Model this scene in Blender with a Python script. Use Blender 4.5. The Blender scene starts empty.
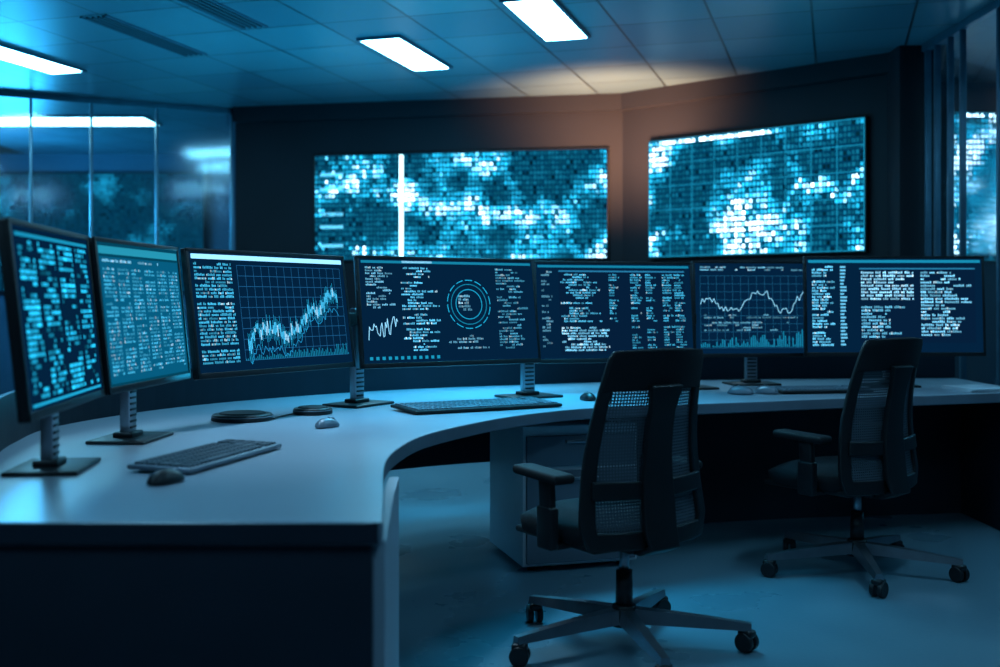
import bpy, bmesh, math, random
from mathutils import Vector, Matrix, noise
random.seed(7)
R = random.random
C = bpy.context.scene.collection

# ---------------------------------------------------------------- materials
def new_mat(name):
    m = bpy.data.materials.new(name); m.use_nodes = True
    nt = m.node_tree; nt.nodes.clear()
    o = nt.nodes.new('ShaderNodeOutputMaterial')
    return m, nt, o

def pbr(name, col, rough=.5, metal=0., var=.15, nscale=8., bump=0., spec=.5):
    m, nt, o = new_mat(name)
    b = nt.nodes.new('ShaderNodeBsdfPrincipled')
    tc = nt.nodes.new('ShaderNodeTexCoord')
    n = nt.nodes.new('ShaderNodeTexNoise'); n.inputs['Scale'].default_value = nscale
    n.inputs['Detail'].default_value = 4
    nt.links.new(tc.outputs['Object'], n.inputs['Vector'])
    r = nt.nodes.new('ShaderNodeValToRGB')
    r.color_ramp.elements[0].position = .3; r.color_ramp.elements[1].position = .7
    r.color_ramp.elements[0].color = tuple(c*(1-var) for c in col)+(1,)
    r.color_ramp.elements[1].color = tuple(min(1, c*(1+var)) for c in col)+(1,)
    nt.links.new(n.outputs['Fac'], r.inputs['Fac'])
    nt.links.new(r.outputs['Color'], b.inputs['Base Color'])
    b.inputs['Roughness'].default_value = rough
    b.inputs['Metallic'].default_value = metal
    b.inputs['Specular IOR Level'].default_value = spec
    if bump:
        bp = nt.nodes.new('ShaderNodeBump'); bp.inputs['Strength'].default_value = bump
        bp.inputs['Distance'].default_value = .01
        nt.links.new(n.outputs['Fac'], bp.inputs['Height'])
        nt.links.new(bp.outputs['Normal'], b.inputs['Normal'])
    nt.links.new(b.outputs['BSDF'], o.inputs['Surface'])
    return m

def emit(name, col, s):
    m, nt, o = new_mat(name)
    e = nt.nodes.new('ShaderNodeEmission')
    e.inputs['Color'].default_value = tuple(col)+(1,); e.inputs['Strength'].default_value = s
    nt.links.new(e.outputs[0], o.inputs['Surface'])
    return m

def emit_attr(name, s):
    m, nt, o = new_mat(name)
    a = nt.nodes.new('ShaderNodeAttribute'); a.attribute_name = 'Col'
    e = nt.nodes.new('ShaderNodeEmission'); e.inputs['Strength'].default_value = s
    nt.links.new(a.outputs['Color'], e.inputs['Color'])
    nt.links.new(e.outputs[0], o.inputs['Surface'])
    m.cycles.emission_sampling = 'NONE'
    return m

M_black = pbr('black_plastic', (.007, .008, .010), .42, spec=.4)
M_blackm = pbr('black_matte', (.006, .007, .009), .7, spec=.3)
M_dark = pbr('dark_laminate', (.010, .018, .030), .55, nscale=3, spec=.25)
M_vent = pbr('vent_slats', (.022, .04, .055), .6)
M_edge = pbr('desk_edge_band', (.12, .15, .19), .45, nscale=3)
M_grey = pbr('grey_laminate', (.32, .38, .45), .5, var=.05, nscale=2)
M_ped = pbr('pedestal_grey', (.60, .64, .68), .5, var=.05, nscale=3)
M_top = pbr('desk_top_laminate', (.27, .32, .38), .31, var=.05, nscale=2.5, bump=.02)
M_metal = pbr('brushed_metal', (.30, .33, .37), .3, .9)
M_silver = pbr('keyboard_silver', (.14, .17, .21), .4, .3)
M_keyl = pbr('key_caps_grey', (.06, .08, .10), .45)
M_fab = pbr('seat_fabric', (.008, .010, .013), .9, nscale=200, bump=.3, spec=.3)
M_wall = pbr('wall_paint', (.035, .065, .10), .7, nscale=1.5)
M_walld = pbr('wall_dark', (.009, .0105, .0155), .65, nscale=1.5, spec=.25)
M_frame = pbr('aluminium_frame', (.07, .14, .19), .35, .6)

# floor
m, nt, o = new_mat('floor_polished_concrete'); M_floor = m
b = nt.nodes.new('ShaderNodeBsdfPrincipled'); tc = nt.nodes.new('ShaderNodeTexCoord')
n = nt.nodes.new('ShaderNodeTexNoise'); n.inputs['Scale'].default_value = 1.3; n.inputs['Detail'].default_value = 8
n2 = nt.nodes.new('ShaderNodeTexNoise'); n2.inputs['Scale'].default_value = 60; n2.inputs['Detail'].default_value = 3
r = nt.nodes.new('ShaderNodeValToRGB')
r.color_ramp.elements[0].position = .3; r.color_ramp.elements[1].position = .7
r.color_ramp.elements[0].color = (.09, .17, .215, 1); r.color_ramp.elements[1].color = (.13, .23, .28, 1)
mr = nt.nodes.new('ShaderNodeMapRange'); mr.inputs[3].default_value = .20; mr.inputs[4].default_value = .38
bp = nt.nodes.new('ShaderNodeBump'); bp.inputs['Strength'].default_value = .08; bp.inputs['Distance'].default_value = .005
L = nt.links.new
L(tc.outputs['Object'], n.inputs['Vector']); L(tc.outputs['Object'], n2.inputs['Vector'])
L(n.outputs['Fac'], r.inputs['Fac']); L(r.outputs['Color'], b.inputs['Base Color'])
L(n.outputs['Fac'], mr.inputs[0]); L(mr.outputs[0], b.inputs['Roughness'])
L(n2.outputs['Fac'], bp.inputs['Height']); L(bp.outputs['Normal'], b.inputs['Normal'])
L(b.outputs[0], o.inputs['Surface'])

# ceiling
ANG = math.radians(17)
m, nt, o = new_mat('ceiling_tiles'); M_ceil = m
b = nt.nodes.new('ShaderNodeBsdfPrincipled'); tc = nt.nodes.new('ShaderNodeTexCoord')
mp = nt.nodes.new('ShaderNodeMapping'); mp.inputs['Rotation'].default_value = (0, 0, ANG)
br = nt.nodes.new('ShaderNodeTexBrick'); br.offset = 0
br.inputs['Color1'].default_value = (.085, .15, .18, 1); br.inputs['Color2'].default_value = (.055, .105, .135, 1)
br.inputs['Mortar'].default_value = (.008, .014, .020, 1)
br.inputs['Scale'].default_value = 1; br.inputs['Mortar Size'].default_value = .008
br.inputs['Brick Width'].default_value = .6; br.inputs['Row Height'].default_value = .6
bp = nt.nodes.new('ShaderNodeBump'); bp.inputs['Strength'].default_value = .5; bp.inputs['Distance'].default_value = .01; bp.invert = True
L = nt.links.new
L(tc.outputs['Object'], mp.inputs[0]); L(mp.outputs[0], br.inputs['Vector'])
L(br.outputs['Color'], b.inputs['Base Color']); L(br.outputs['Fac'], bp.inputs['Height'])
L(bp.outputs[0], b.inputs['Normal']); b.inputs['Roughness'].default_value = .36
L(b.outputs[0], o.inputs['Surface'])

# glass
m, nt, o = new_mat('partition_glass'); M_glass = m
t = nt.nodes.new('ShaderNodeBsdfTransparent'); t.inputs[0].default_value = (.75, .92, .98, 1)
g = nt.nodes.new('ShaderNodeBsdfGlossy'); g.inputs['Roughness'].default_value = .10; g.inputs[0].default_value = (.7, .92, 1, 1)
f = nt.nodes.new('ShaderNodeLayerWeight'); f.inputs[0].default_value = .35
ad = nt.nodes.new('ShaderNodeMath'); ad.operation = 'MULTIPLY_ADD'; ad.inputs[1].default_value = .5; ad.inputs[2].default_value = .12
mx = nt.nodes.new('ShaderNodeMixShader')
nt.links.new(f.outputs['Fresnel'], ad.inputs[0]); nt.links.new(ad.outputs[0], mx.inputs[0])
nt.links.new(t.outputs[0], mx.inputs[1]); nt.links.new(g.outputs[0], mx.inputs[2]); nt.links.new(mx.outputs[0], o.inputs['Surface'])

# chair mesh fabric
m, nt, o = new_mat('chair_mesh_fabric'); M_mesh = m
tc = nt.nodes.new('ShaderNodeTexCoord'); sp = nt.nodes.new('ShaderNodeSeparateXYZ')
nt.links.new(tc.outputs['Object'], sp.inputs[0])
def band(out, k):
    a = nt.nodes.new('ShaderNodeMath'); a.operation = 'MULTIPLY'; a.inputs[1].default_value = k
    s = nt.nodes.new('ShaderNodeMath'); s.operation = 'SINE'
    c = nt.nodes.new('ShaderNodeMath'); c.operation = 'GREATER_THAN'; c.inputs[1].default_value = .10
    nt.links.new(out, a.inputs[0]); nt.links.new(a.outputs[0], s.inputs[0]); nt.links.new(s.outputs[0], c.inputs[0])
    return c.outputs[0]
h = nt.nodes.new('ShaderNodeMath'); h.operation = 'MULTIPLY'
nt.links.new(band(sp.outputs['X'], 2*math.pi/.011), h.inputs[0]); nt.links.new(band(sp.outputs['Z'], 2*math.pi/.011), h.inputs[1])
b = nt.nodes.new('ShaderNodeBsdfPrincipled'); b.inputs['Base Color'].default_value = (.065, .08, .10, 1); b.inputs['Roughness'].default_value = .5
t = nt.nodes.new('ShaderNodeBsdfTransparent'); mx = nt.nodes.new('ShaderNodeMixShader')
nt.links.new(h.outputs[0], mx.inputs[0]); nt.links.new(b.outputs[0], mx.inputs[1]); nt.links.new(t.outputs[0], mx.inputs[2])
nt.links.new(mx.outputs[0], o.inputs['Surface'])

M_lamp = emit('light_panel_diffuser', (.25, .72, 1.0), 44)
M_lampd = emit('fill_panel_diffuser', (.27, .68, 1.0), 28)
M_lampn = emit('light_panel_side_room', (.30, .80, 1.0), 14)
M_ui = emit_attr('screen_pixels', 1.95)
M_scr = emit('screen_backlight', (.001, .016, .048), 1.)
M_scr2 = emit('screen_backlight_bright', (.001, .06, .11), 1.0)
M_wscr = emit('wall_screen_backlight', (.0, .040, .10), 1.0)

# ---------------------------------------------------------------- geometry helpers
def link(ob, parent=None):
    C.objects.link(ob)
    if parent: ob.parent = parent
    return ob

def empty(name, loc=(0, 0, 0), rz=0):
    e = bpy.data.objects.new(name, None); e.empty_display_size = .1
    e.location = loc; e.rotation_euler = (0, 0, rz); C.objects.link(e); return e

def mesh_ob(name, verts, faces, mat, parent=None, smooth=False):
    me = bpy.data.meshes.new(name); me.from_pydata([tuple(v) for v in verts], [], faces); me.update()
    bm = bmesh.new(); bm.from_mesh(me); bmesh.ops.recalc_face_normals(bm, faces=bm.faces); bm.to_mesh(me); bm.free()
    me.materials.append(mat)
    if smooth:
        for p in me.polygons: p.use_smooth = True
    return link(bpy.data.objects.new(name, me), parent)

def box(name, size, loc, mat, parent=None, bev=.0, rot=(0, 0, 0), seg=3, taper=None):
    bm = bmesh.new(); bmesh.ops.create_cube(bm, size=1)
    for v in bm.verts:
        v.co = Vector((v.co.x*size[0], v.co.y*size[1], v.co.z*size[2]))
        if taper and v.co.z > 0: v.co.x *= taper[0]; v.co.y *= taper[1]
    if bev: bmesh.ops.bevel(bm, geom=bm.edges[:], offset=bev, segments=seg, profile=.5, affect='EDGES')
    me = bpy.data.meshes.new(name); bm.to_mesh(me); bm.free(); me.materials.append(mat)
    if bev:
        for p in me.polygons: p.use_smooth = True
    ob = bpy.data.objects.new(name, me); ob.location = loc; ob.rotation_euler = rot
    return link(ob, parent)

def cyl(name, r1, r2, depth, loc, mat, parent=None, rot=(0, 0, 0), seg=32, bev=0):
    bm = bmesh.new(); bmesh.ops.create_cone(bm, cap_ends=True, segments=seg, radius1=r1, radius2=r2, depth=depth)
    if bev:
        es = [e for e in bm.edges if len([f for f in e.link_faces if len(f.verts) > 4]) == 1]
        bmesh.ops.bevel(bm, geom=es, offset=bev, segments=3, profile=.5, affect='EDGES')
    me = bpy.data.meshes.new(name); bm.to_mesh(me); bm.free(); me.materials.append(mat)
    for p in me.polygons: p.use_smooth = len(p.vertices) <= 4
    ob = bpy.data.objects.new(name, me); ob.location = loc; ob.rotation_euler = rot
    return link(ob, parent)

def tube(name, pts, rad, mat, parent=None, cyclic=False, res=3):
    cu = bpy.data.curves.new(name, 'CURVE'); cu.dimensions = '3D'; cu.bevel_depth = rad; cu.bevel_resolution = res
    cu.use_fill_caps = True
    s = cu.splines.new('POLY'); s.points.add(len(pts)-1)
    for p, q in zip(s.points, pts): p.co = tuple(q)+(1,)
    s.use_cyclic_u = cyclic; s.use_smooth = True
    cu.materials.append(mat)
    return link(bpy.data.objects.new(name, cu), parent)

def catmull(pts, per=8):
    P = [Vector(p) for p in pts]; P = [P[0]*2-P[1]]+P+[P[-1]*2-P[-2]]
    out = []
    for i in range(1, len(P)-2):
        for k in range(per):
            t = k/per
            a, b_, c, d = P[i-1], P[i], P[i+1], P[i+2]
            out.append(.5*((2*b_)+(c-a)*t+(2*a-5*b_+4*c-d)*t*t+(3*b_-a-3*c+d)*t**3))
    out.append(P[-2]); return out

def wall_strip(name, pts, z0, z1, th, mat, parent=None):
    """vertical slab following a polyline"""
    n_ = len(pts); P = [Vector((p[0], p[1])) for p in pts]; vs = []
    for i, p in enumerate(P):
        d = (P[min(i+1, n_-1)]-P[max(i-1, 0)]).normalized(); nn = Vector((-d.y, d.x))*th/2
        for q in (p-nn, p+nn):
            vs.append((q.x, q.y, z0)); vs.append((q.x, q.y, z1))
    fs = []
    for i in range(n_-1):
        a, b_ = i*4, i*4+4
        fs += [(a, b_, b_+1, a+1), (a+2, a+3, b_+3, b_+2), (a+1, b_+1, b_+3, a+3), (a, a+2, b_+2, b_)]
    fs += [(0, 1, 3, 2), (n_*4-4, n_*4-2, n_*4-1, n_*4-3)]
    return mesh_ob(name, vs, fs, mat, parent)

# ---------------------------------------------------------------- screen drawing
class Sheet:
    def __init__(s): s.v = []; s.f = []; s.c = []
    def quad(s, x0, z0, x1, z1, c): s.poly([(x0, z0), (x1, z0), (x1, z1), (x0, z1)], c, -.0002 if (x1-x0)*(z1-z0) > .012 else -.0007)
    def poly(s, pts, c, y=-.0007):
        k = len(s.v); s.v += [(p[0], y, p[1]) for p in pts]; s.f.append(tuple(range(k, k+len(pts)))); s.c.append(c)
    def line(s, a, b, w, c, y=-.0010):
        a = Vector(a); b = Vector(b); d = (b-a)
        if d.length < 1e-6: return
        d.normalize(); n = Vector((-d.y, d.x))*w/2
        s.poly([a-n, b-n, b+n, a+n], c, y)
    def build(s, name, parent, loc, rot=(0, 0, 0)):
        me = bpy.data.meshes.new(name); me.from_pydata(s.v, [], s.f); me.update()
        at = me.color_attributes.new('Col', 'FLOAT_COLOR', 'CORNER'); arr = []
        for p, c in zip(me.polygons, s.c):
            arr += list(c[:3]+(1,))*len(p.vertices)
        at.data.foreach_set('color', arr)
        me.materials.append(M_ui)
        ob = bpy.data.objects.new(name, me); ob.location = loc; ob.rotation_euler = rot
        return link(ob, parent)

def cy(b, w=0.): return (b*(.015+.75*w), b*(.46+.46*w), b*(.80+.20*w))

def text(S, x0, z0, x1, z1, rh, cw, b=.6, fill=.7, indent=False, w=.2, rag=True):
    z = z1
    while z-rh >= z0:
        x = x0+(random.choice([0, 0, 1, 2, 3])*cw*2 if indent else 0)
        if R() > .06:
            end = x0+(x1-x0)*(random.uniform(.45, 1) if rag else 1)
            while x < end:
                L_ = random.randint(2, 8); bb = b*random.uniform(.5, 1.25)
                if R() < fill:
                    for k in range(L_):
                        if x+cw > end: break
                        hh = random.choice([.5, .5, .7]); S.quad(x, z-rh*.85, x+cw*.72, z-rh*.85+rh*hh, cy(bb, w if R() > .1 else .6)); x += cw
                else: x += L_*cw
                x += cw
        z -= rh

def grid(S, x0, z0, x1, z1, nx, nz, c, w=.0012):
    for i in range(nx+1):
        x = x0+(x1-x0)*i/nx; S.quad(x-w/2, z0, x+w/2, z1, c)
    for i in range(nz+1):
        z = z0+(z1-z0)*i/nz; S.quad(x0, z-w/2, x1, z+w/2, c)

def window(S, x0, z0, x1, z1, c=(.0008, .007, .022), bar=(.01, .10, .2)):
    S.quad(x0, z0, x1, z1, c); S.quad(x0, z1-.008, x1, z1, bar)

def ui_blocks(S, w, h):
    S.quad(-w*.47, h*.945, w*.47, h*.965, cy(.35))
    rows = 27; rh = h*.88/rows
    for i in range(rows):
        for (a, b_) in ((-.45, -.27), (-.22, -.02), (.03, .23), (.28, .45)):
            x = w*a
            while x < w*b_:
                L_ = random.choice([1, 1, 2, 3, 4])*.011
                v = noise.noise(Vector((a*14, i*.28, 3)))*.7+noise.noise(Vector((x*15, i*.5, 8)))*.5
                if R() < .60+v:
                    S.quad(x, h*.93-i*rh-rh*.78, min(x+L_, w*b_), h*.93-i*rh-rh*.12, cy(max(.08, random.uniform(.12, .8)+v*.9), .0))
                x += L_+.004
    S.quad(-w*.47, h*.02, w*.47, h*.035, cy(.5))

def ui_table(S, w, h):
    S.quad(-w*.485, h*.02, w*.485, h*.90, (.001, .055, .11))
    S.quad(-w*.485, h*.92, w*.485, h*.975, (.01, .16, .24))
    text(S, -w*.46, h*.845, w*.3, h*.89, .014, .008, .6, .8)
    for a in (-.46, -.30, -.14, .02, .18, .34):
        text(S, w*a, h*.05, w*(a+.13), h*.83, .0125, .0075, .50, .9, rag=False, w=.05)

def ui_candle(S, w, h):
    S.quad(-w*.49, h*.945, w*.49, h*.985, cy(.95, .3))
    text(S, -w*.48, h*.04, -w*.26, h*.92, .014, .0075, .6, .95, w=.05, rag=False)
    x0, x1, z0, z1 = -w*.23, w*.47, h*.08, h*.90
    grid(S, x0, z0, x1, z1, 14, 9, (.008, .07, .17), .0018)
    n_ = 70; y = .22; px = pz = None
    for i in range(n_):
        t = i/(n_-1)
        target = .14+.58*t+.10*math.sin(t*9+.5)+(-.10 if .72 < t < .85 else 0)
        y += (target-y)*.5+random.uniform(-.055, .055)
        xx = x0+(x1-x0)*(.04+.9*t); zc = z0+(z1-z0)*max(.04, min(.92, y)); hh = random.uniform(.007, .030)*h/.45
        S.quad(xx-.0009, zc-hh*2.2, xx+.0009, zc+hh*2.0, cy(.5, .0)); S.quad(xx-.0028, zc-hh*.8, xx+.0028, zc+hh, cy(.75, .05 if R() > .25 else .4))
        zz = zc-.06*h/.45-.02*math.sin(t*7)
        if px is not None: S.line((px, pz), (xx, zz), .0022, (.01, .20, .42))
        px, pz = xx, zz
    for i in range(60):
        t = i/59; hh = h*(.015+.07*R()*(.4+t)); S.quad(x0+(x1-x0)*t, z0, x0+(x1-x0)*t+.005, z0+hh, cy(.25))

def ui_mixed(S, w, h):
    S.quad(-w*.49, h*.96, w*.49, h*.985, cy(.25))
    S.quad(-w*.27, h*.965, -w*.10, h*.985, cy(.7, .3))
    text(S, -w*.47, h*.50, -w*.30, h*.93, .013, .0075, .5, .8)
    text(S, -w*.28, h*.10, -w*.06, h*.93, .0135, .0075, .75, .85, True, .1)
    for k, (r_, b_) in enumerate(((.115, .6), (.095, .3), (.07, .5))):
        N = 56; cx, cz = w*.10, h*.56
        for i in range(N):
            if k == 0 and i % 4 == 3: continue
            a = 2*math.pi*i/N; a2 = 2*math.pi*(i+1)/N
            S.line((cx+r_*math.cos(a), cz+r_*math.sin(a)), (cx+r_*math.cos(a2), cz+r_*math.sin(a2)), .0035, cy(b_))
    text(S, w*.04, h*.48, w*.16, h*.66, .016, .008, .5, .6)
    text(S, w*.27, h*.08, w*.47, h*.93, .0135, .0075, .40, .7, w=.1)
    z = h*.22; px = -w*.47; pz = z
    for i in range(26):
        nx = px+w*.16/26; nz = h*.2+random.uniform(0, .08)*h/.45+i*.0015; S.line((px, pz), (nx, nz), .003, cy(.8, .3)); px, pz = nx, nz
    for i in range(12): S.quad(-w*.47+i*w*.4/12, h*.03, -w*.47+(i+.5)*w*.4/12, h*.06, cy(.35))
    text(S, -w*.03, h*.10, w*.24, h*.26, .014, .0075, .4, .8)

def ui_text(S, w, h):
    S.quad(-w*.49, h*.96, w*.49, h*.985, cy(.25))
    text(S, -w*.47, h*.1, -w*.39, h*.93, .016, .0075, .3, .6)
    window(S, -w*.36, h*.04, w*.46, h*.93)
    text(S, -w*.35, h*.36, -w*.08, h*.90, .0135, .0075, .65, .8, True, .08)
    text(S, -w*.35, h*.06, w*.03, h*.34, .0145, .008, .85, .85, True, .2)
    for a in (-.04, .10, .20, .31, .39): text(S, w*a, h*.36, w*(a+.08), h*.9, .0135, .0075, .55, .85, w=.05)
    for a in (.10, .20, .31, .39): text(S, w*a, h*.08, w*(a+.08), h*.34, .0135, .0075, .45, .85, w=.05)

def ui_line(S, w, h):
    x0, x1 = -w*.46, w*.47
    text(S, x0, h*.90, x1, h*.97, .014, .0075, .5, .7)
    grid(S, x0, h*.06, x1, h*.86, 14, 9, (.008, .07, .15), .0016)
    px, pz = None, None; N = 60
    for i in range(N):
        t = i/(N-1); v = .58+.17*math.sin(t*13+1.2)*(.4+t)+random.uniform(-.06, .06)+.12*t
        x = x0+(x1-x0)*t; z = h*(.1+.75*v)
        if px is not None: S.line((px, pz), (x, z), .0035, cy(.7, .3))
        px, pz = x, z
        S.quad(x, h*.07, x+w*.008, h*(.07+.16*R()*(.4+t)), cy(.3))
    text(S, x0+.02, h*.22, x1-.02, h*.44, .014, .0075, .35, .6)

def ui_list(S, w, h):
    S.quad(-w*.49, h*.955, w*.49, h*.985, cy(.3))
    text(S, -w*.47, h*.05, -w*.33, h*.93, .0165, .009, .85, .95, w=.12)
    for i in range(24):
        z = h*(.92-.036*i); S.quad(-w*.31, z-.010, -w*.31+w*.04*random.uniform(.5, 1), z, cy(.6, .15))
    window(S, -w*.20, h*.10, w*.46, h*.90)
    text(S, -w*.19, h*.52, w*.12, h*.87, .018, .010, .9, .95, w=.3, rag=False)
    text(S, -w*.19, h*.12, w*.10, h*.50, .018, .010, .65, .9, w=.15)
    text(S, w*.15, h*.14, w*.45, h*.87, .018, .010, .8, .9, w=.2)

# ---------------------------------------------------------------- room shell
H = 3.0
box('floor', (12.2, 16.2, .1), (.4, 5.9, -.05), M_floor)
box('ceiling', (12.2, 16.2, .1), (.4, 5.9, H+.05), M_ceil)
wall_strip('wall_back', [(-2.42, 10.16), (1.08, 9.50)], 0, H, .12, M_walld)
wall_strip('wall_back_right', [(1.08, 9.50), (2.86, 7.92)], 0, H, .12, M_walld)
box('wall_left', (.12, 11, H), (-4.9, 3.4, H/2), M_wall)
box('wall_front', (7.9, .12, H), (-1., -2.0, H/2), M_wall)
box('wall_far_left_room', (4.5, .12, H), (-4.6, 13.3, H/2), M_wall)
box('wall_right', (.12, 11, H), (6.0, 3.6, H/2), M_wall)
box('wall_right_room', (3.2, .12, H), (4.5, 8.95, H/2), M_wall)
box('column', (.24, .24, H), (2.88, 7.72, H/2), M_walld, bev=.005)
wall_strip('trim_1', [(-2.42, 10.06), (1.05, 9.40), (2.80, 7.85)], 2.86, H, .10, M_walld)

# glass partitions
def partition(name, a, b, cuts, rail=True):
    e = empty(name); a = Vector(a); b = Vector(b); d = b-a; ang = math.atan2(d.y, d.x); Ln = d.length
    e.location = (a.x, a.y, 0); e.rotation_euler = (0, 0, ang)
    mesh_ob('glass', [(0, 0, .05), (Ln, 0, .05), (Ln, 0, H-.05), (0, 0, H-.05)], [(0, 1, 2, 3)], M_glass, e)
    for i, c in enumerate(cuts): box('mullion_%d' % i, (.022, .04, H-.002), (c*Ln, 0, H/2), M_frame, e, .003)
    box('rail_top', (Ln, .05, .05), (Ln/2, 0, H-.026), M_frame, e, .003)
    box('rail_bottom', (Ln, .05, .08), (Ln/2, 0, .041), M_frame, e, .003)
    return e
partition('window_1', (-4.80, 8.95), (-2.46, 10.14), (.006, .345, .53, .74, .994))
partition('window_2', (2.93, -1.9), (2.93, 7.58), (.01, .12, .24, .36, .48, .60, .72, .845, .88, .935, .955, .978, .995))

# ---------------------------------------------------------------- wall display screens
def wall_screen(name, a, b, z0, z1, kind, gain=1.):
    a = Vector(a); b = Vector(b); d = b-a; w = d.length; ang = math.atan2(d.y, d.x); h_ = z1-z0
    e = empty(name, ((a.x+b.x)/2, (a.y+b.y)/2, z0), ang)
    box('casing', (w+.03, .06, h_+.03), (0, .035, h_/2), M_black, e, .006)
    box('panel', (w, .004, h_), (0, .002, h_/2), M_wscr, e)
    S = Sheet(); p = .042; px = .032; nx = int(w/px); nz = int(h_/p)
    sx = w/nx; sz = h_/nz
    for i in range(nx):
        for j in range(nz):
            u = i/nx; v = j/nz
            q = Vector((u*w*1.6, v*h_*2.0, 5 if kind == 'a' else 9))
            f_ = noise.noise(q)*1.15+noise.noise(q*2.3)*.9+noise.noise(q*5)*.35
            if kind == 'a': f_ += .14-.25*abs(v-.5)+(-.35 if u < .20 and R() < .7 else 0)
            elif kind == 'b':
                crv = .10+.5*u**1.5+.10*math.sin(u*19)+.05*math.sin(u*47)
                f_ = f_*.85+.08+(.45 if abs(v-crv) < .05 else 0)+(.25*R() if v < crv else 0)
                if v > .93 and .05 < u < .6: f_ = 1.0
            else: f_ = f_*.5-.1
            bb = max(.16, min(3.6, .40+f_*2.9))*random.uniform(.5, 1.2)*gain
            if R() < .10: bb *= .15
            wd = random.uniform(.62, .82)*sx; hd = random.uniform(.60, .76)*sz
            x = -w/2+i*sx+sx*.1; z = j*sz+sz*.12
            c = cy(bb, max(0, min(.7, (bb-1.3)*.5)))
            if R() < .35:   # glyph split in two strokes
                S.quad(x, z, x+wd*.4, z+hd, c); S.quad(x+wd*.55, z, x+wd, z+hd*random.uniform(.4, 1), c)
            else: S.quad(x, z, x+wd, z+hd, c)
    if kind == 'a':
        xx = -w/2+w*.30; S.line((xx+.017, .02), (xx+.017, h_-.01), .035, (1.0, 1.9, 2.1))
        for zz in (.12, .3, .42, .66, .8): S.quad(-w/2+.05, h_*zz, -w/2+w*.1, h_*zz+.03, cy(1.0, .1))
    if kind == 'b':
        grid(S, -w/2, 0, w/2, h_, 9, 5, cy(.4), .006)
    S.build('pixels', e, (0, -.003, 0))
    return e
wall_screen('wall_display_screen', (-1.67, 9.93), (.92, 9.44), 1.60, 2.54, 'a', 1.1)
wall_screen('wall_display_screen', (1.25, 9.20), (2.64, 7.97), 1.60, 2.56, 'b', 1.1)
wall_screen('wall_display_screen', (3.62, 8.80), (5.1, 8.80), 1.56, 2.74, 'b', 1.9)
wall_screen('wall_display_screen', (-6.6, 13.15), (-3.55, 13.15), 1.35, 2.75, 'c', .50)

# ---------------------------------------------------------------- ceiling light panels
def lamp(x, y, ln=1.0, w=.28, mat=M_lamp, ang=-ANG, z=H):
    e = empty('ceiling_light_panel', (x, y, z), ang)
    box('diffuser', (w, ln, .012), (0, 0, -.012), mat, e)
    for i, (sx, sy, lx, ly) in enumerate(((w+.04, .02, 0, ln/2+.01), (w+.04, .02, 0, -ln/2-.01), (.02, ln, w/2+.01, 0), (.02, ln, -w/2-.01, 0))):
        box('frame_%d' % i, (sx, sy, .022), (lx, ly, -.0112), M_frame, e)
for x, y in ((.30, 6.87), (-.66, 7.83), (-3.46, 7.95)): lamp(x, y)
for x, y in ((1.9, 4.2), (-1.5, 3.6), (-2.2, .8), (.9, 1.2)): lamp(x, y, mat=M_lampd)  # extra panels out of view, added to light the desk and foreground
lamp(-4.7, 10.75, 2.6, .5, M_lampn, ang=math.radians(90))  # added glow panel, stands in for a light's blurred reflection on the glass
lamp(4.4, 7.0, 1.2, .28, M_lampn)
# linear air vents in the ceiling grid
for x, y in ((-2.35, 7.35), (-1.75, 6.55)):
    ve = empty('ceiling_air_vent', (x, y, H), -ANG)
    for k in range(4): box('slat_%d' % k, (.014, 1.1, .012), (-.06+.04*k, 0, -.0065), M_vent, ve)
    for k, lx in enumerate((-.09, .09)): box('vent_frame_%d' % k, (.015, 1.14, .010), (lx, 0, -.0055), M_frame, ve)

# ---------------------------------------------------------------- control desk
DZ = .76; TH = .05
F = [(-.255, 2.40), (-.29, 2.75), (-.318, 3.0), (-.34, 3.3), (-.326, 3.6), (-.267, 3.92), (-.116, 4.27), (.083, 4.59), (.356, 4.86), (.68, 5.0), (1.18, 5.18), (1.71, 5.38), (2.3, 5.58), (2.8, 5.75)]
B = [(-1.25, 2.40), (-1.37, 2.75), (-1.46, 3.0), (-1.56, 3.3), (-1.67, 3.7), (-1.72, 4.2), (-1.5, 4.9), (-1.05, 5.5), (-.5, 5.95), (.1, 6.25), (.7, 6.50), (1.4, 6.68), (2.1, 6.75), (2.8, 6.8)]
Fc = catmull(F, 8); Bc = catmull(B, 8)
desk = empty('control_desk')
Ft = [Vector((-.285, 2.372)), Vector((-.262, 2.380))]+Fc; Bt = [Vector((-1.23, 2.372)), Vector((-1.245, 2.380))]+Bc
vs = []; fs = []
for a, b_ in zip(Ft, Bt):
    vs += [(a.x, a.y, DZ), (b_.x, b_.y, DZ), (b_.x, b_.y, DZ-TH), (a.x, a.y, DZ-TH)]
n_ = len(Ft)
for i in range(n_-1):
    k = i*4; q = k+4
    for c in range(4): fs.append((k+c, k+(c+1) % 4, q+(c+1) % 4, q+c))
fs += [(0, 1, 2, 3), (n_*4-1, n_*4-2, n_*4-3, n_*4-4)]
dt = mesh_ob('desk_top', vs, fs, M_top, desk)
dt.data.materials.append(M_edge); dt.data.materials.append(M_dark)
for p in dt.data.polygons:
    if abs(p.normal.z) < .5: p.material_index = 2 if p.normal.y < -.9 and p.center.y < 2.4 else 1
bv = dt.modifiers.new('b', 'BEVEL'); bv.width = .005; bv.segments = 2; bv.limit_method = 'ANGLE'; bv.angle_limit = math.radians(50)
ZB = DZ-TH-.001
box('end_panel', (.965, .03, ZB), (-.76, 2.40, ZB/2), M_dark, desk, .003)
wall_strip('inner_side_panel', [(-.268, 2.42), (-.285, 2.7), (-.305, 3.0), (-.318, 3.3)], 0, ZB, .03, M_grey, desk)
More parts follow.
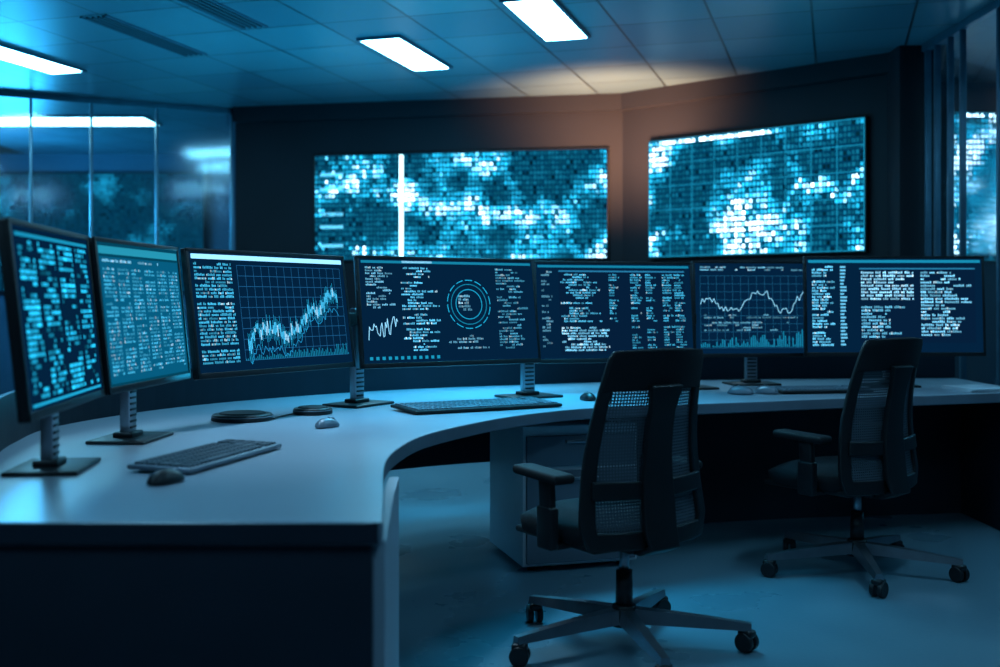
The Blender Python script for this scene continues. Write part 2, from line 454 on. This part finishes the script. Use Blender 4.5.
off = lambda c, d: [Vector((p.x+(q.x-p.x)*d, p.y+(q.y-p.y)*d)) for p, q in zip(c, (Fc if c is Bc else Bc))]
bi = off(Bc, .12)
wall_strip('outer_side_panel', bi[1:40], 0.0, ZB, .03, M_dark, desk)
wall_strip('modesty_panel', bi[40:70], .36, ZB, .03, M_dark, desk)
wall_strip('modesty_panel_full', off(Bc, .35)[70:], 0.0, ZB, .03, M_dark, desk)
for i, (x, y) in enumerate(((-.75, 5.55), (.15, 5.95))): box('leg_%d' % i, (.06, .06, ZB), (x+.06, y, ZB/2), M_dark, desk, .004)
box('end_support', (.035, .80, ZB), (2.70, 6.18, ZB/2), M_dark, desk, .003)
wall_strip('privacy_panel', off(Bc, .02), DZ-.04, DZ+.17, .02, M_dark, desk)
# pedestal
ped = empty('drawer_pedestal', (.30, 5.32, 0), math.radians(16))
box('body', (.56, .56, .64), (0, .02, .345), M_ped, ped, .006)
for i, (z, hh) in enumerate(((.15, .22), (.37, .18), (.55, .14))):
    box('drawer_%d' % i, (.53, .02, hh), (0, -.268, z), M_edge, ped, .004)
    box('handle_%d' % i, (.16, .02, .012), (0, -.285, z+hh*.3), M_metal, ped, .003)
for sx in (-.22, .22):
    for sy in (-.2, .22): cyl('foot', .02, .02, .03, (sx, sy, .015), M_black, ped)

# ---------------------------------------------------------------- monitors
def monitor(Lp, Rp, zb, zt, tilt, ui, stand_off=0., backlight=M_scr, neck_mat=M_metal, stand_y=.10):
    Lp = Vector(Lp); Rp = Vector(Rp); d = Rp-Lp; w = d.length; mid = (Lp+Rp)/2; h_ = zt-zb
    e = empty('computer_monitor', (mid.x, mid.y, DZ), math.atan2(d.y, d.x))
    rx = -math.radians(tilt); rot = (rx, 0, 0); o = Vector((0, 0, zb-DZ)); Mx = Matrix.Rotation(rx, 3, 'X')
    def at(x, y, z): return o+Mx@Vector((x, y, z))
    box('housing', (w, .026, h_), at(0, .014, h_/2), M_black, e, .005, rot)
    box('housing_back', (w*.62, .04, h_*.6), at(0, .04, h_*.48), M_blackm, e, .012, rot)
    bz = .014; bb = .022
    box('screen', (w-2*bz, .002, h_-bz-bb), at(0, -.0005, (h_-bz-bb)/2+bb), backlight, e, 0, rot)
    for nm, sx, sz, lx, lz in (('bezel_l', bz, h_, -w/2+bz/2, h_/2), ('bezel_r', bz, h_, w/2-bz/2, h_/2), ('bezel_t', w, bz, 0, h_-bz/2), ('bezel_b', w, bb, 0, bb/2)):
        box(nm, (sx, .006, sz), at(lx, -.001, lz), M_black, e, .0015, rot)
    S = Sheet(); ui(S, w-2*bz, h_-bz-bb); S.build('screen_image', e, at(0, -.0020, bb), rot)
    # stand
    sx = stand_off; sy = stand_y
    box('stand_base', (.28, .20, .012), (sx, sy-.01, .0065), M_black, e, .005)
    box('stand_foot', (.10, .07, .02), (sx, sy, .02), M_black, e, .006)
    box('stand_neck', (.068, .034, zb-DZ+h_*.5), (sx, sy, (zb-DZ+h_*.5)/2+.01), neck_mat, e, .006)
    for i in range(7): box('neck_rib_%d' % i, (.05, .006, .008), (sx, sy-.018, .045+i*.02), M_black, e, .002)
    box('mount_arm', (abs(sx)+.10, .03, .06), (sx/2, sy-.005, zb-DZ+h_*.42), M_blackm, e, .008)
    box('mount_plate', (.11, abs(sy-.03)+.02, .11), (0, (sy+.04)/2+.02, zb-DZ+h_*.42), M_blackm, e, .006)
    return e
monitor((-1.130, 2.64), (-1.222, 3.395), .945, 1.44, 6, ui_blocks, .12, M_scr, stand_y=.09)
monitor((-1.212, 3.41), (-1.165, 4.14), .945, 1.44, 6, ui_table, .0, M_scr2, stand_y=.09)
monitor((-1.118, 4.07), (-.640, 4.86), .945, 1.44, 8, ui_candle, .60)
monitor((-.612, 4.87), (.20, 5.36), .935, 1.445, 8, ui_mixed, .46)
monitor((.185, 5.62), (1.045, 5.86), .915, 1.445, 6, ui_text, .44)
monitor((1.075, 6.10), (1.80, 6.20), .92, 1.46, 3, ui_line, .0)
monitor((1.67, 6.02), (2.66, 6.02), .932, 1.482, 3, ui_list, .0)

# ---------------------------------------------------------------- keyboards and mice
def keyboard(x, y, rz, ln=.45, wd=.16, body=M_silver, cap=M_keyl):
    e = empty('keyboard', (x, y, DZ+.002), rz)
    rot = (math.radians(1.5), 0, 0)
    box('case', (ln, wd, .014), (0, 0, .012), body, e, .005, rot)
    rows = 5; cols = max(15, int(ln/.024)); kx = (ln-.03)/cols; ky = (wd-.022)/rows
    vs = []; fs = []
    for j in range(rows):
        i = 0
        while i < cols:
            span = 1
            if j == 0 and i == cols//4: span = 6
            if j in (1, 2) and i in (0, cols-5): span = 2
            if i == cols-4 and cols > 18: i += 1; continue
            x0 = -ln/2+.015+i*kx+kx*.08; x1 = -ln/2+.015+(i+span)*kx-kx*.08
            y0 = -wd/2+.011+j*ky+ky*.08; y1 = y0+ky*.84; zt = .006; k = len(vs); s = .0015
            vs += [(x0, y0, 0), (x1, y0, 0), (x1, y1, 0), (x0, y1, 0), (x0+s, y0+s, zt), (x1-s, y0+s, zt), (x1-s, y1-s, zt), (x0+s, y1-s, zt)]
            fs += [(k+4, k+5, k+6, k+7), (k, k+1, k+5, k+4), (k+1, k+2, k+6, k+5), (k+2, k+3, k+7, k+6), (k+3, k, k+4, k+7)]
            i += span
    ko = mesh_ob('keys', vs, fs, cap, e); ko.location = (0, 0, .0188); ko.rotation_euler = rot
    for sx in (-1, 1): box('foot', (.03, .01, .010), (sx*ln*.4, wd*.4, .004), M_black, e)
    return e
keyboard(-.870, 3.30, math.atan2(.57, .15), .56, .20)
keyboard(-.10, 4.86, math.atan2(.40, .72), .72, .27, M_blackm, M_silver)
keyboard(1.66, 5.72, math.radians(10), .50, .20, M_blackm, M_silver)

def mouse(x, y, rz, mat=M_black, s=1.):
    e = empty('computer_mouse', (x, y, DZ), rz)
    bm = bmesh.new(); bmesh.ops.create_uvsphere(bm, u_segments=32, v_segments=20, radius=1)
    for v in bm.verts:
        c = v.co; z = c.z
        if z < 0: z *= .12
        k = 1-.16*c.y
        v.co = Vector((c.x*.033*s*(1-.08*math.cos(c.y*3)), c.y*.06*s, (z*.034*k+.005)*s))
    me = bpy.data.meshes.new('shell'); bm.to_mesh(me); bm.free(); me.materials.append(mat)
    for p in me.polygons: p.use_smooth = True
    link(bpy.data.objects.new('shell', me), e)
    cyl('wheel', .008*s, .008*s, .006*s, (0, .03*s, .030*s), M_metal, e, (0, math.pi/2, 0))
    box('button_seam', (.0015, .05*s, .003), (0, .026*s, .0335*s), M_metal, e, 0, (math.radians(-20), 0, 0))
mouse(-.875, 2.88, math.radians(-25)); mouse(-.650, 4.14, math.radians(-35), M_silver, .95)
mouse(.42, 5.26, math.radians(20), M_black, 1.0); mouse(1.22, 5.58, math.radians(60), M_silver, 1.15); mouse(1.36, 5.62, math.radians(50), M_silver, 1.1)

def puck(x, y, r_):
    e = empty('speakerphone_puck', (x, y, DZ))
    cyl('body', r_, r_*.93, .026, (0, 0, .014), M_black, e, bev=.006)
    cyl('grille', r_*.75, r_*.7, .006, (0, 0, .029), M_blackm, e, bev=.002)
    cyl('ring', r_*.98, r_*.98, .003, (0, 0, .017), M_edge, e)
puck(-1.03, 4.40, .125); puck(-.79, 4.64, .085)
cab = empty('desk_cable')
tube('wire', [tuple(p) for p in catmull([(-.905, 4.40, DZ+.006), (-.90, 4.50, DZ+.004), (-.89, 4.53, DZ+.004), (-.86, 4.60, DZ+.006)], 8)], .0035, M_black, cab)
pp = empty('document_stack', (2.52, 5.86, DZ), math.radians(8))
for i in range(4): box('sheet_%d' % i, (.21, .28, .004), (.004*i, -.003*i, .0025+.0045*i), M_ped, pp, 0, (0, 0, .03*i))

# ---------------------------------------------------------------- office chairs
def chair(x, y, rz, spin=0., fwd=.05):
    e = empty('office_chair', (x, y, 0), rz)
    for i in range(5):
        a = spin+i*2*math.pi/5; ca, sa = math.cos(a), math.sin(a); N = 8; vs = []; fs = []
        for k in range(N+1):
            t = k/N; r_ = .02+t*.425; hw = .032*(1-t)+.019*t; zt = .140-.040*t**1.3; zb = .085-.015*t+.005
            if zb > zt-.012: zb = zt-.012
            c = Vector((r_*ca, r_*sa, 0)); s = Vector((-sa, ca, 0))
            for q, z in ((-hw, zb), (-hw*.7, zt), (hw*.7, zt), (hw, zb)): v = c+s*q; vs.append((v.x, v.y, z))
        for k in range(N):
            for c_ in range(4): fs.append((k*4+c_, k*4+(c_+1) % 4, k*4+4+(c_+1) % 4, k*4+4+c_))
        fs += [(3, 2, 1, 0), (N*4, N*4+1, N*4+2, N*4+3)]
        mesh_ob('base_spoke_%d' % i, vs, fs, M_metal, e)
        cx, cyy = .43*ca, .43*sa; ra = a+.9
        cyl('caster_stem_%d' % i, .010, .010, .045, (cx, cyy, .078), M_black, e, seg=12)
        for sgn in (-1, 1):
            ox, oy = math.cos(ra)*.018*sgn, math.sin(ra)*.018*sgn
            cyl('caster_%d_wheel' % i, .034, .034, .022, (cx+ox, cyy+oy, .034), M_black, e, (0, math.pi/2, ra), 24, .004)
        box('caster_hood_%d' % i, (.048, .054, .03), (cx, cyy, .062), M_black, e, .01, (0, 0, ra))
    cyl('base_hub', .055, .042, .075, (0, 0, .115), M_black, e, bev=.006)
    cyl('gas_sleeve', .032, .029, .14, (0, 0, .205), M_black, e)
    cyl('gas_piston', .018, .018, .14, (0, 0, .32), M_metal, e)
    up = bpy.data.objects.new('upper_assembly', None); up.location = (0, fwd, 0); link(up, e); e = up
    box('tilt_mechanism', (.17, .30, .05), (0, -.03, .385), M_black, e, .014)
    tube('tilt_lever', [(.05, .03, .385), (.20, .04, .375), (.26, .045, .37)], .007, M_black, e)
    bm = bmesh.new(); N = 24; rows = []
    def prof(u, v):
        k = (abs(u)**3.2+abs(v)**3.2)**(1/3.2); m_ = max(abs(u), abs(v)) or 1
        s_ = m_/k if k > 0 else 1
        return u*s_*.265, v*s_*.275
    for j in range(N+1):
        rw = []
        for i in range(N+1):
            u = -1+2*i/N; v = -1+2*j/N; X, Y = prof(u, v); edge = max(abs(u), abs(v))
            z = .500-.045*max(0, edge-.55)**1.5/.3-.012*(1-u*u)*(1-v*v)-(.035*max(0, v-.4)**1.3)
            rw.append(bm.verts.new((X, Y+.075, z)))
        rows.append(rw)
    for j in range(N):
        for i in range(N): bm.faces.new((rows[j][i], rows[j][i+1], rows[j+1][i+1], rows[j+1][i]))
    bd = [ed for ed in bm.edges if ed.is_boundary]
    g = bmesh.ops.extrude_edge_only(bm, edges=bd); vv = [q for q in g['geom'] if isinstance(q, bmesh.types.BMVert)]
    for v in vv: v.co.z = .395; v.co.x *= .97
    bd = [ed for ed in bm.edges if ed.is_boundary]
    bmesh.ops.holes_fill(bm, edges=bd)
    bmesh.ops.recalc_face_normals(bm, faces=bm.faces)
    me = bpy.data.meshes.new('seat'); bm.to_mesh(me); bm.free(); me.materials.append(M_fab)
    for p in me.polygons: p.use_smooth = True
    link(bpy.data.objects.new('seat', me), e)
    box('seat_pan', (.47, .48, .025), (0, .065, .390), M_black, e, .01)
    # back: wide at the hips, narrowing to the head band
    def bp_(u, v, o_=0.):
        w_ = .285-.088*max(0, v-.10)**1.05-.03*max(0, .12-v)/.12
        if v > .95: w_ -= .012*((v-.95)/.05)**2
        yy = -.215-.065*v+.045*math.sin((v-.05)*math.pi*1.1)+.06*u*u-o_
        return Vector((u*w_, yy, .385+.690*v-.008*u*u*(1 if v > .5 else -1)))
    def patch(name, u0, u1, v0, v1, mat, th, o_=0., nu=18, nv=26):
        vs = []; fs = []
        for j in range(nv+1):
            for i in range(nu+1): vs.append(bp_(u0+(u1-u0)*i/nu, v0+(v1-v0)*j/nv, o_))
        for j in range(nv):
            for i in range(nu): a = j*(nu+1)+i; fs.append((a, a+1, a+nu+2, a+nu+1))
        ob = mesh_ob(name, vs, fs, mat, e, True)
        if th:
            s = ob.modifiers.new('s', 'SOLIDIFY'); s.thickness = th; s.offset = 0
            b2 = ob.modifiers.new('b', 'BEVEL'); b2.width = min(.006, th*.4); b2.segments = 3; b2.limit_method = 'ANGLE'; b2.angle_limit = math.radians(50)
        return ob
    patch('back_mesh', -.93, .93, .02, .98, M_mesh, 0)
    patch('back_top_band', -.97, .97, .80, 1., M_fab, .024, .006)
    patch('back_side_l', -1, -.81, .0, 1, M_black, .024, .002, 4)
    patch('back_side_r', .81, 1, .0, 1, M_black, .024, .002, 4)
    patch('back_bottom_band', -.97, .97, .0, .09, M_black, .024, .002, 18, 4)
    patch('lumbar_bar', -.9, .9, .25, .34, M_black, .018, .022, 18, 5)
    def strip(name, pts, widths, th):
        vs = []; fs = []; P = [Vector(p) for p in pts]
        for k, (p, w_) in enumerate(zip(P, widths)):
            t_ = (P[min(k+1, len(P)-1)]-P[max(k-1, 0)]).normalized(); s_ = Vector((1, 0, 0)); nn = s_.cross(t_).normalized()
            for a, b2 in ((-1, -1), (1, -1), (1, 1), (-1, 1)): vs.append(p+s_*a*w_/2+nn*b2*th/2)
        for k in range(len(P)-1):
            for c_ in range(4): fs.append((k*4+c_, k*4+(c_+1) % 4, k*4+4+(c_+1) % 4, k*4+4+c_))
        m4 = (len(P)-1)*4; fs += [(3, 2, 1, 0), (m4, m4+1, m4+2, m4+3)]
        ob = mesh_ob(name, vs, fs, M_black, e, True); b2 = ob.modifiers.new('b', 'BEVEL'); b2.width = .006; b2.segments = 3; b2.limit_method = 'ANGLE'
        return ob
    sp_ = [(0, -.08, .375), (0, -.20, .37), (0, -.265, .395)]+[tuple(bp_(0, v, .028)) for v in (.10, .2, .3, .4, .5, .6, .7, .82)]
    strip('back_spine', sp_, [.12, .12, .13, .14, .14, .135, .125, .115, .11, .11, .14], .026)
    for s in (-1, 1):
        box('arm_bracket', (.13, .07, .02), (s*.230, .0, .384), M_black, e, .006)
        box('arm_post', (.030, .070, .235), (s*.300, .0, .500), M_black, e, .009, (math.radians(-4), 0, 0))
        box('arm_sleeve', (.040, .086, .15), (s*.300, .002, .450), M_black, e, .010)
        box('arm_pad', (.090, .27, .034), (s*.296, .035, .632), M_blackm, e, .015, (math.radians(2), 0, 0), 4)
chair(.445, 3.94, math.radians(33), .55)
chair(1.63, 5.02, math.radians(36), .2, .04)

# ---------------------------------------------------------------- lamps
def light(kind, name, loc, energy, col, size=.5, target=None, **k):
    l = bpy.data.lights.new(name, kind); l.energy = energy; l.color = col
    if kind == 'AREA': l.size = size
    elif kind in ('POINT', 'SPOT'): l.shadow_soft_size = size
    for a, v in k.items(): setattr(l, a, v)
    ob = bpy.data.objects.new(name, l); ob.location = loc
    if target is not None: ob.rotation_euler = (Vector(target)-Vector(loc)).to_track_quat('-Z', 'Y').to_euler()
    C.objects.link(ob); return ob
# warm accent between the two displays, aimed up at the wall / ceiling corner
light('SPOT', 'warm_accent_light', (.80, 8.3, 1.7), 1200, (1., .46, .24), .3, (.98, 9.25, 3.0), spot_size=math.radians(84), spot_blend=1.0, specular_factor=.15)
light('SPOT', 'floor_spot', (.10, 5.6, 2.93), 1050, (.03, .56, .95), .6, (-.15, 5.1, 0), spot_size=math.radians(80), spot_blend=1.0)
light('SPOT', 'desk_spot', (-.8, 4.6, 2.93), 150, (.50, .78, 1.), .15, (-.62, 4.0, .76), spot_size=math.radians(55), spot_blend=1.0)
light('AREA', 'ceiling_fill', (-.8, 7.4, 1.0), 125, (.02, .47, .85), 1.6, (-1.0, 7.0, 3.0))  # added unseen uplight behind the desk, brightens the ceiling
light('POINT', 'left_room_glow', (-5.2, 11.6, 2.2), 230, (.04, .46, .95), .4)
light('POINT', 'right_room_glow', (4.6, 6.8, 1.9), 30, (.04, .5, .95), .4)

w = bpy.data.worlds.new('world'); bpy.context.scene.world = w; w.use_nodes = True
w.node_tree.nodes['Background'].inputs[0].default_value = (.01, .04, .07, 1)
w.node_tree.nodes['Background'].inputs[1].default_value = .5

# ---------------------------------------------------------------- camera
cd = bpy.data.cameras.new('camera'); cam = bpy.data.objects.new('camera', cd); C.objects.link(cam)
cam.location = (0, 0, 1.24); cam.rotation_euler = (math.pi/2, 0, 0)
cd.sensor_width = 36; cd.lens = 39.6; cd.shift_y = -.0335
cd.dof.use_dof = True; cd.dof.focus_distance = 4.6; cd.dof.aperture_fstop = 1.6
bpy.context.scene.camera = cam
vs_ = bpy.context.scene.view_settings
try: vs_.view_transform = 'Standard'; vs_.look = 'None'
except Exception: pass
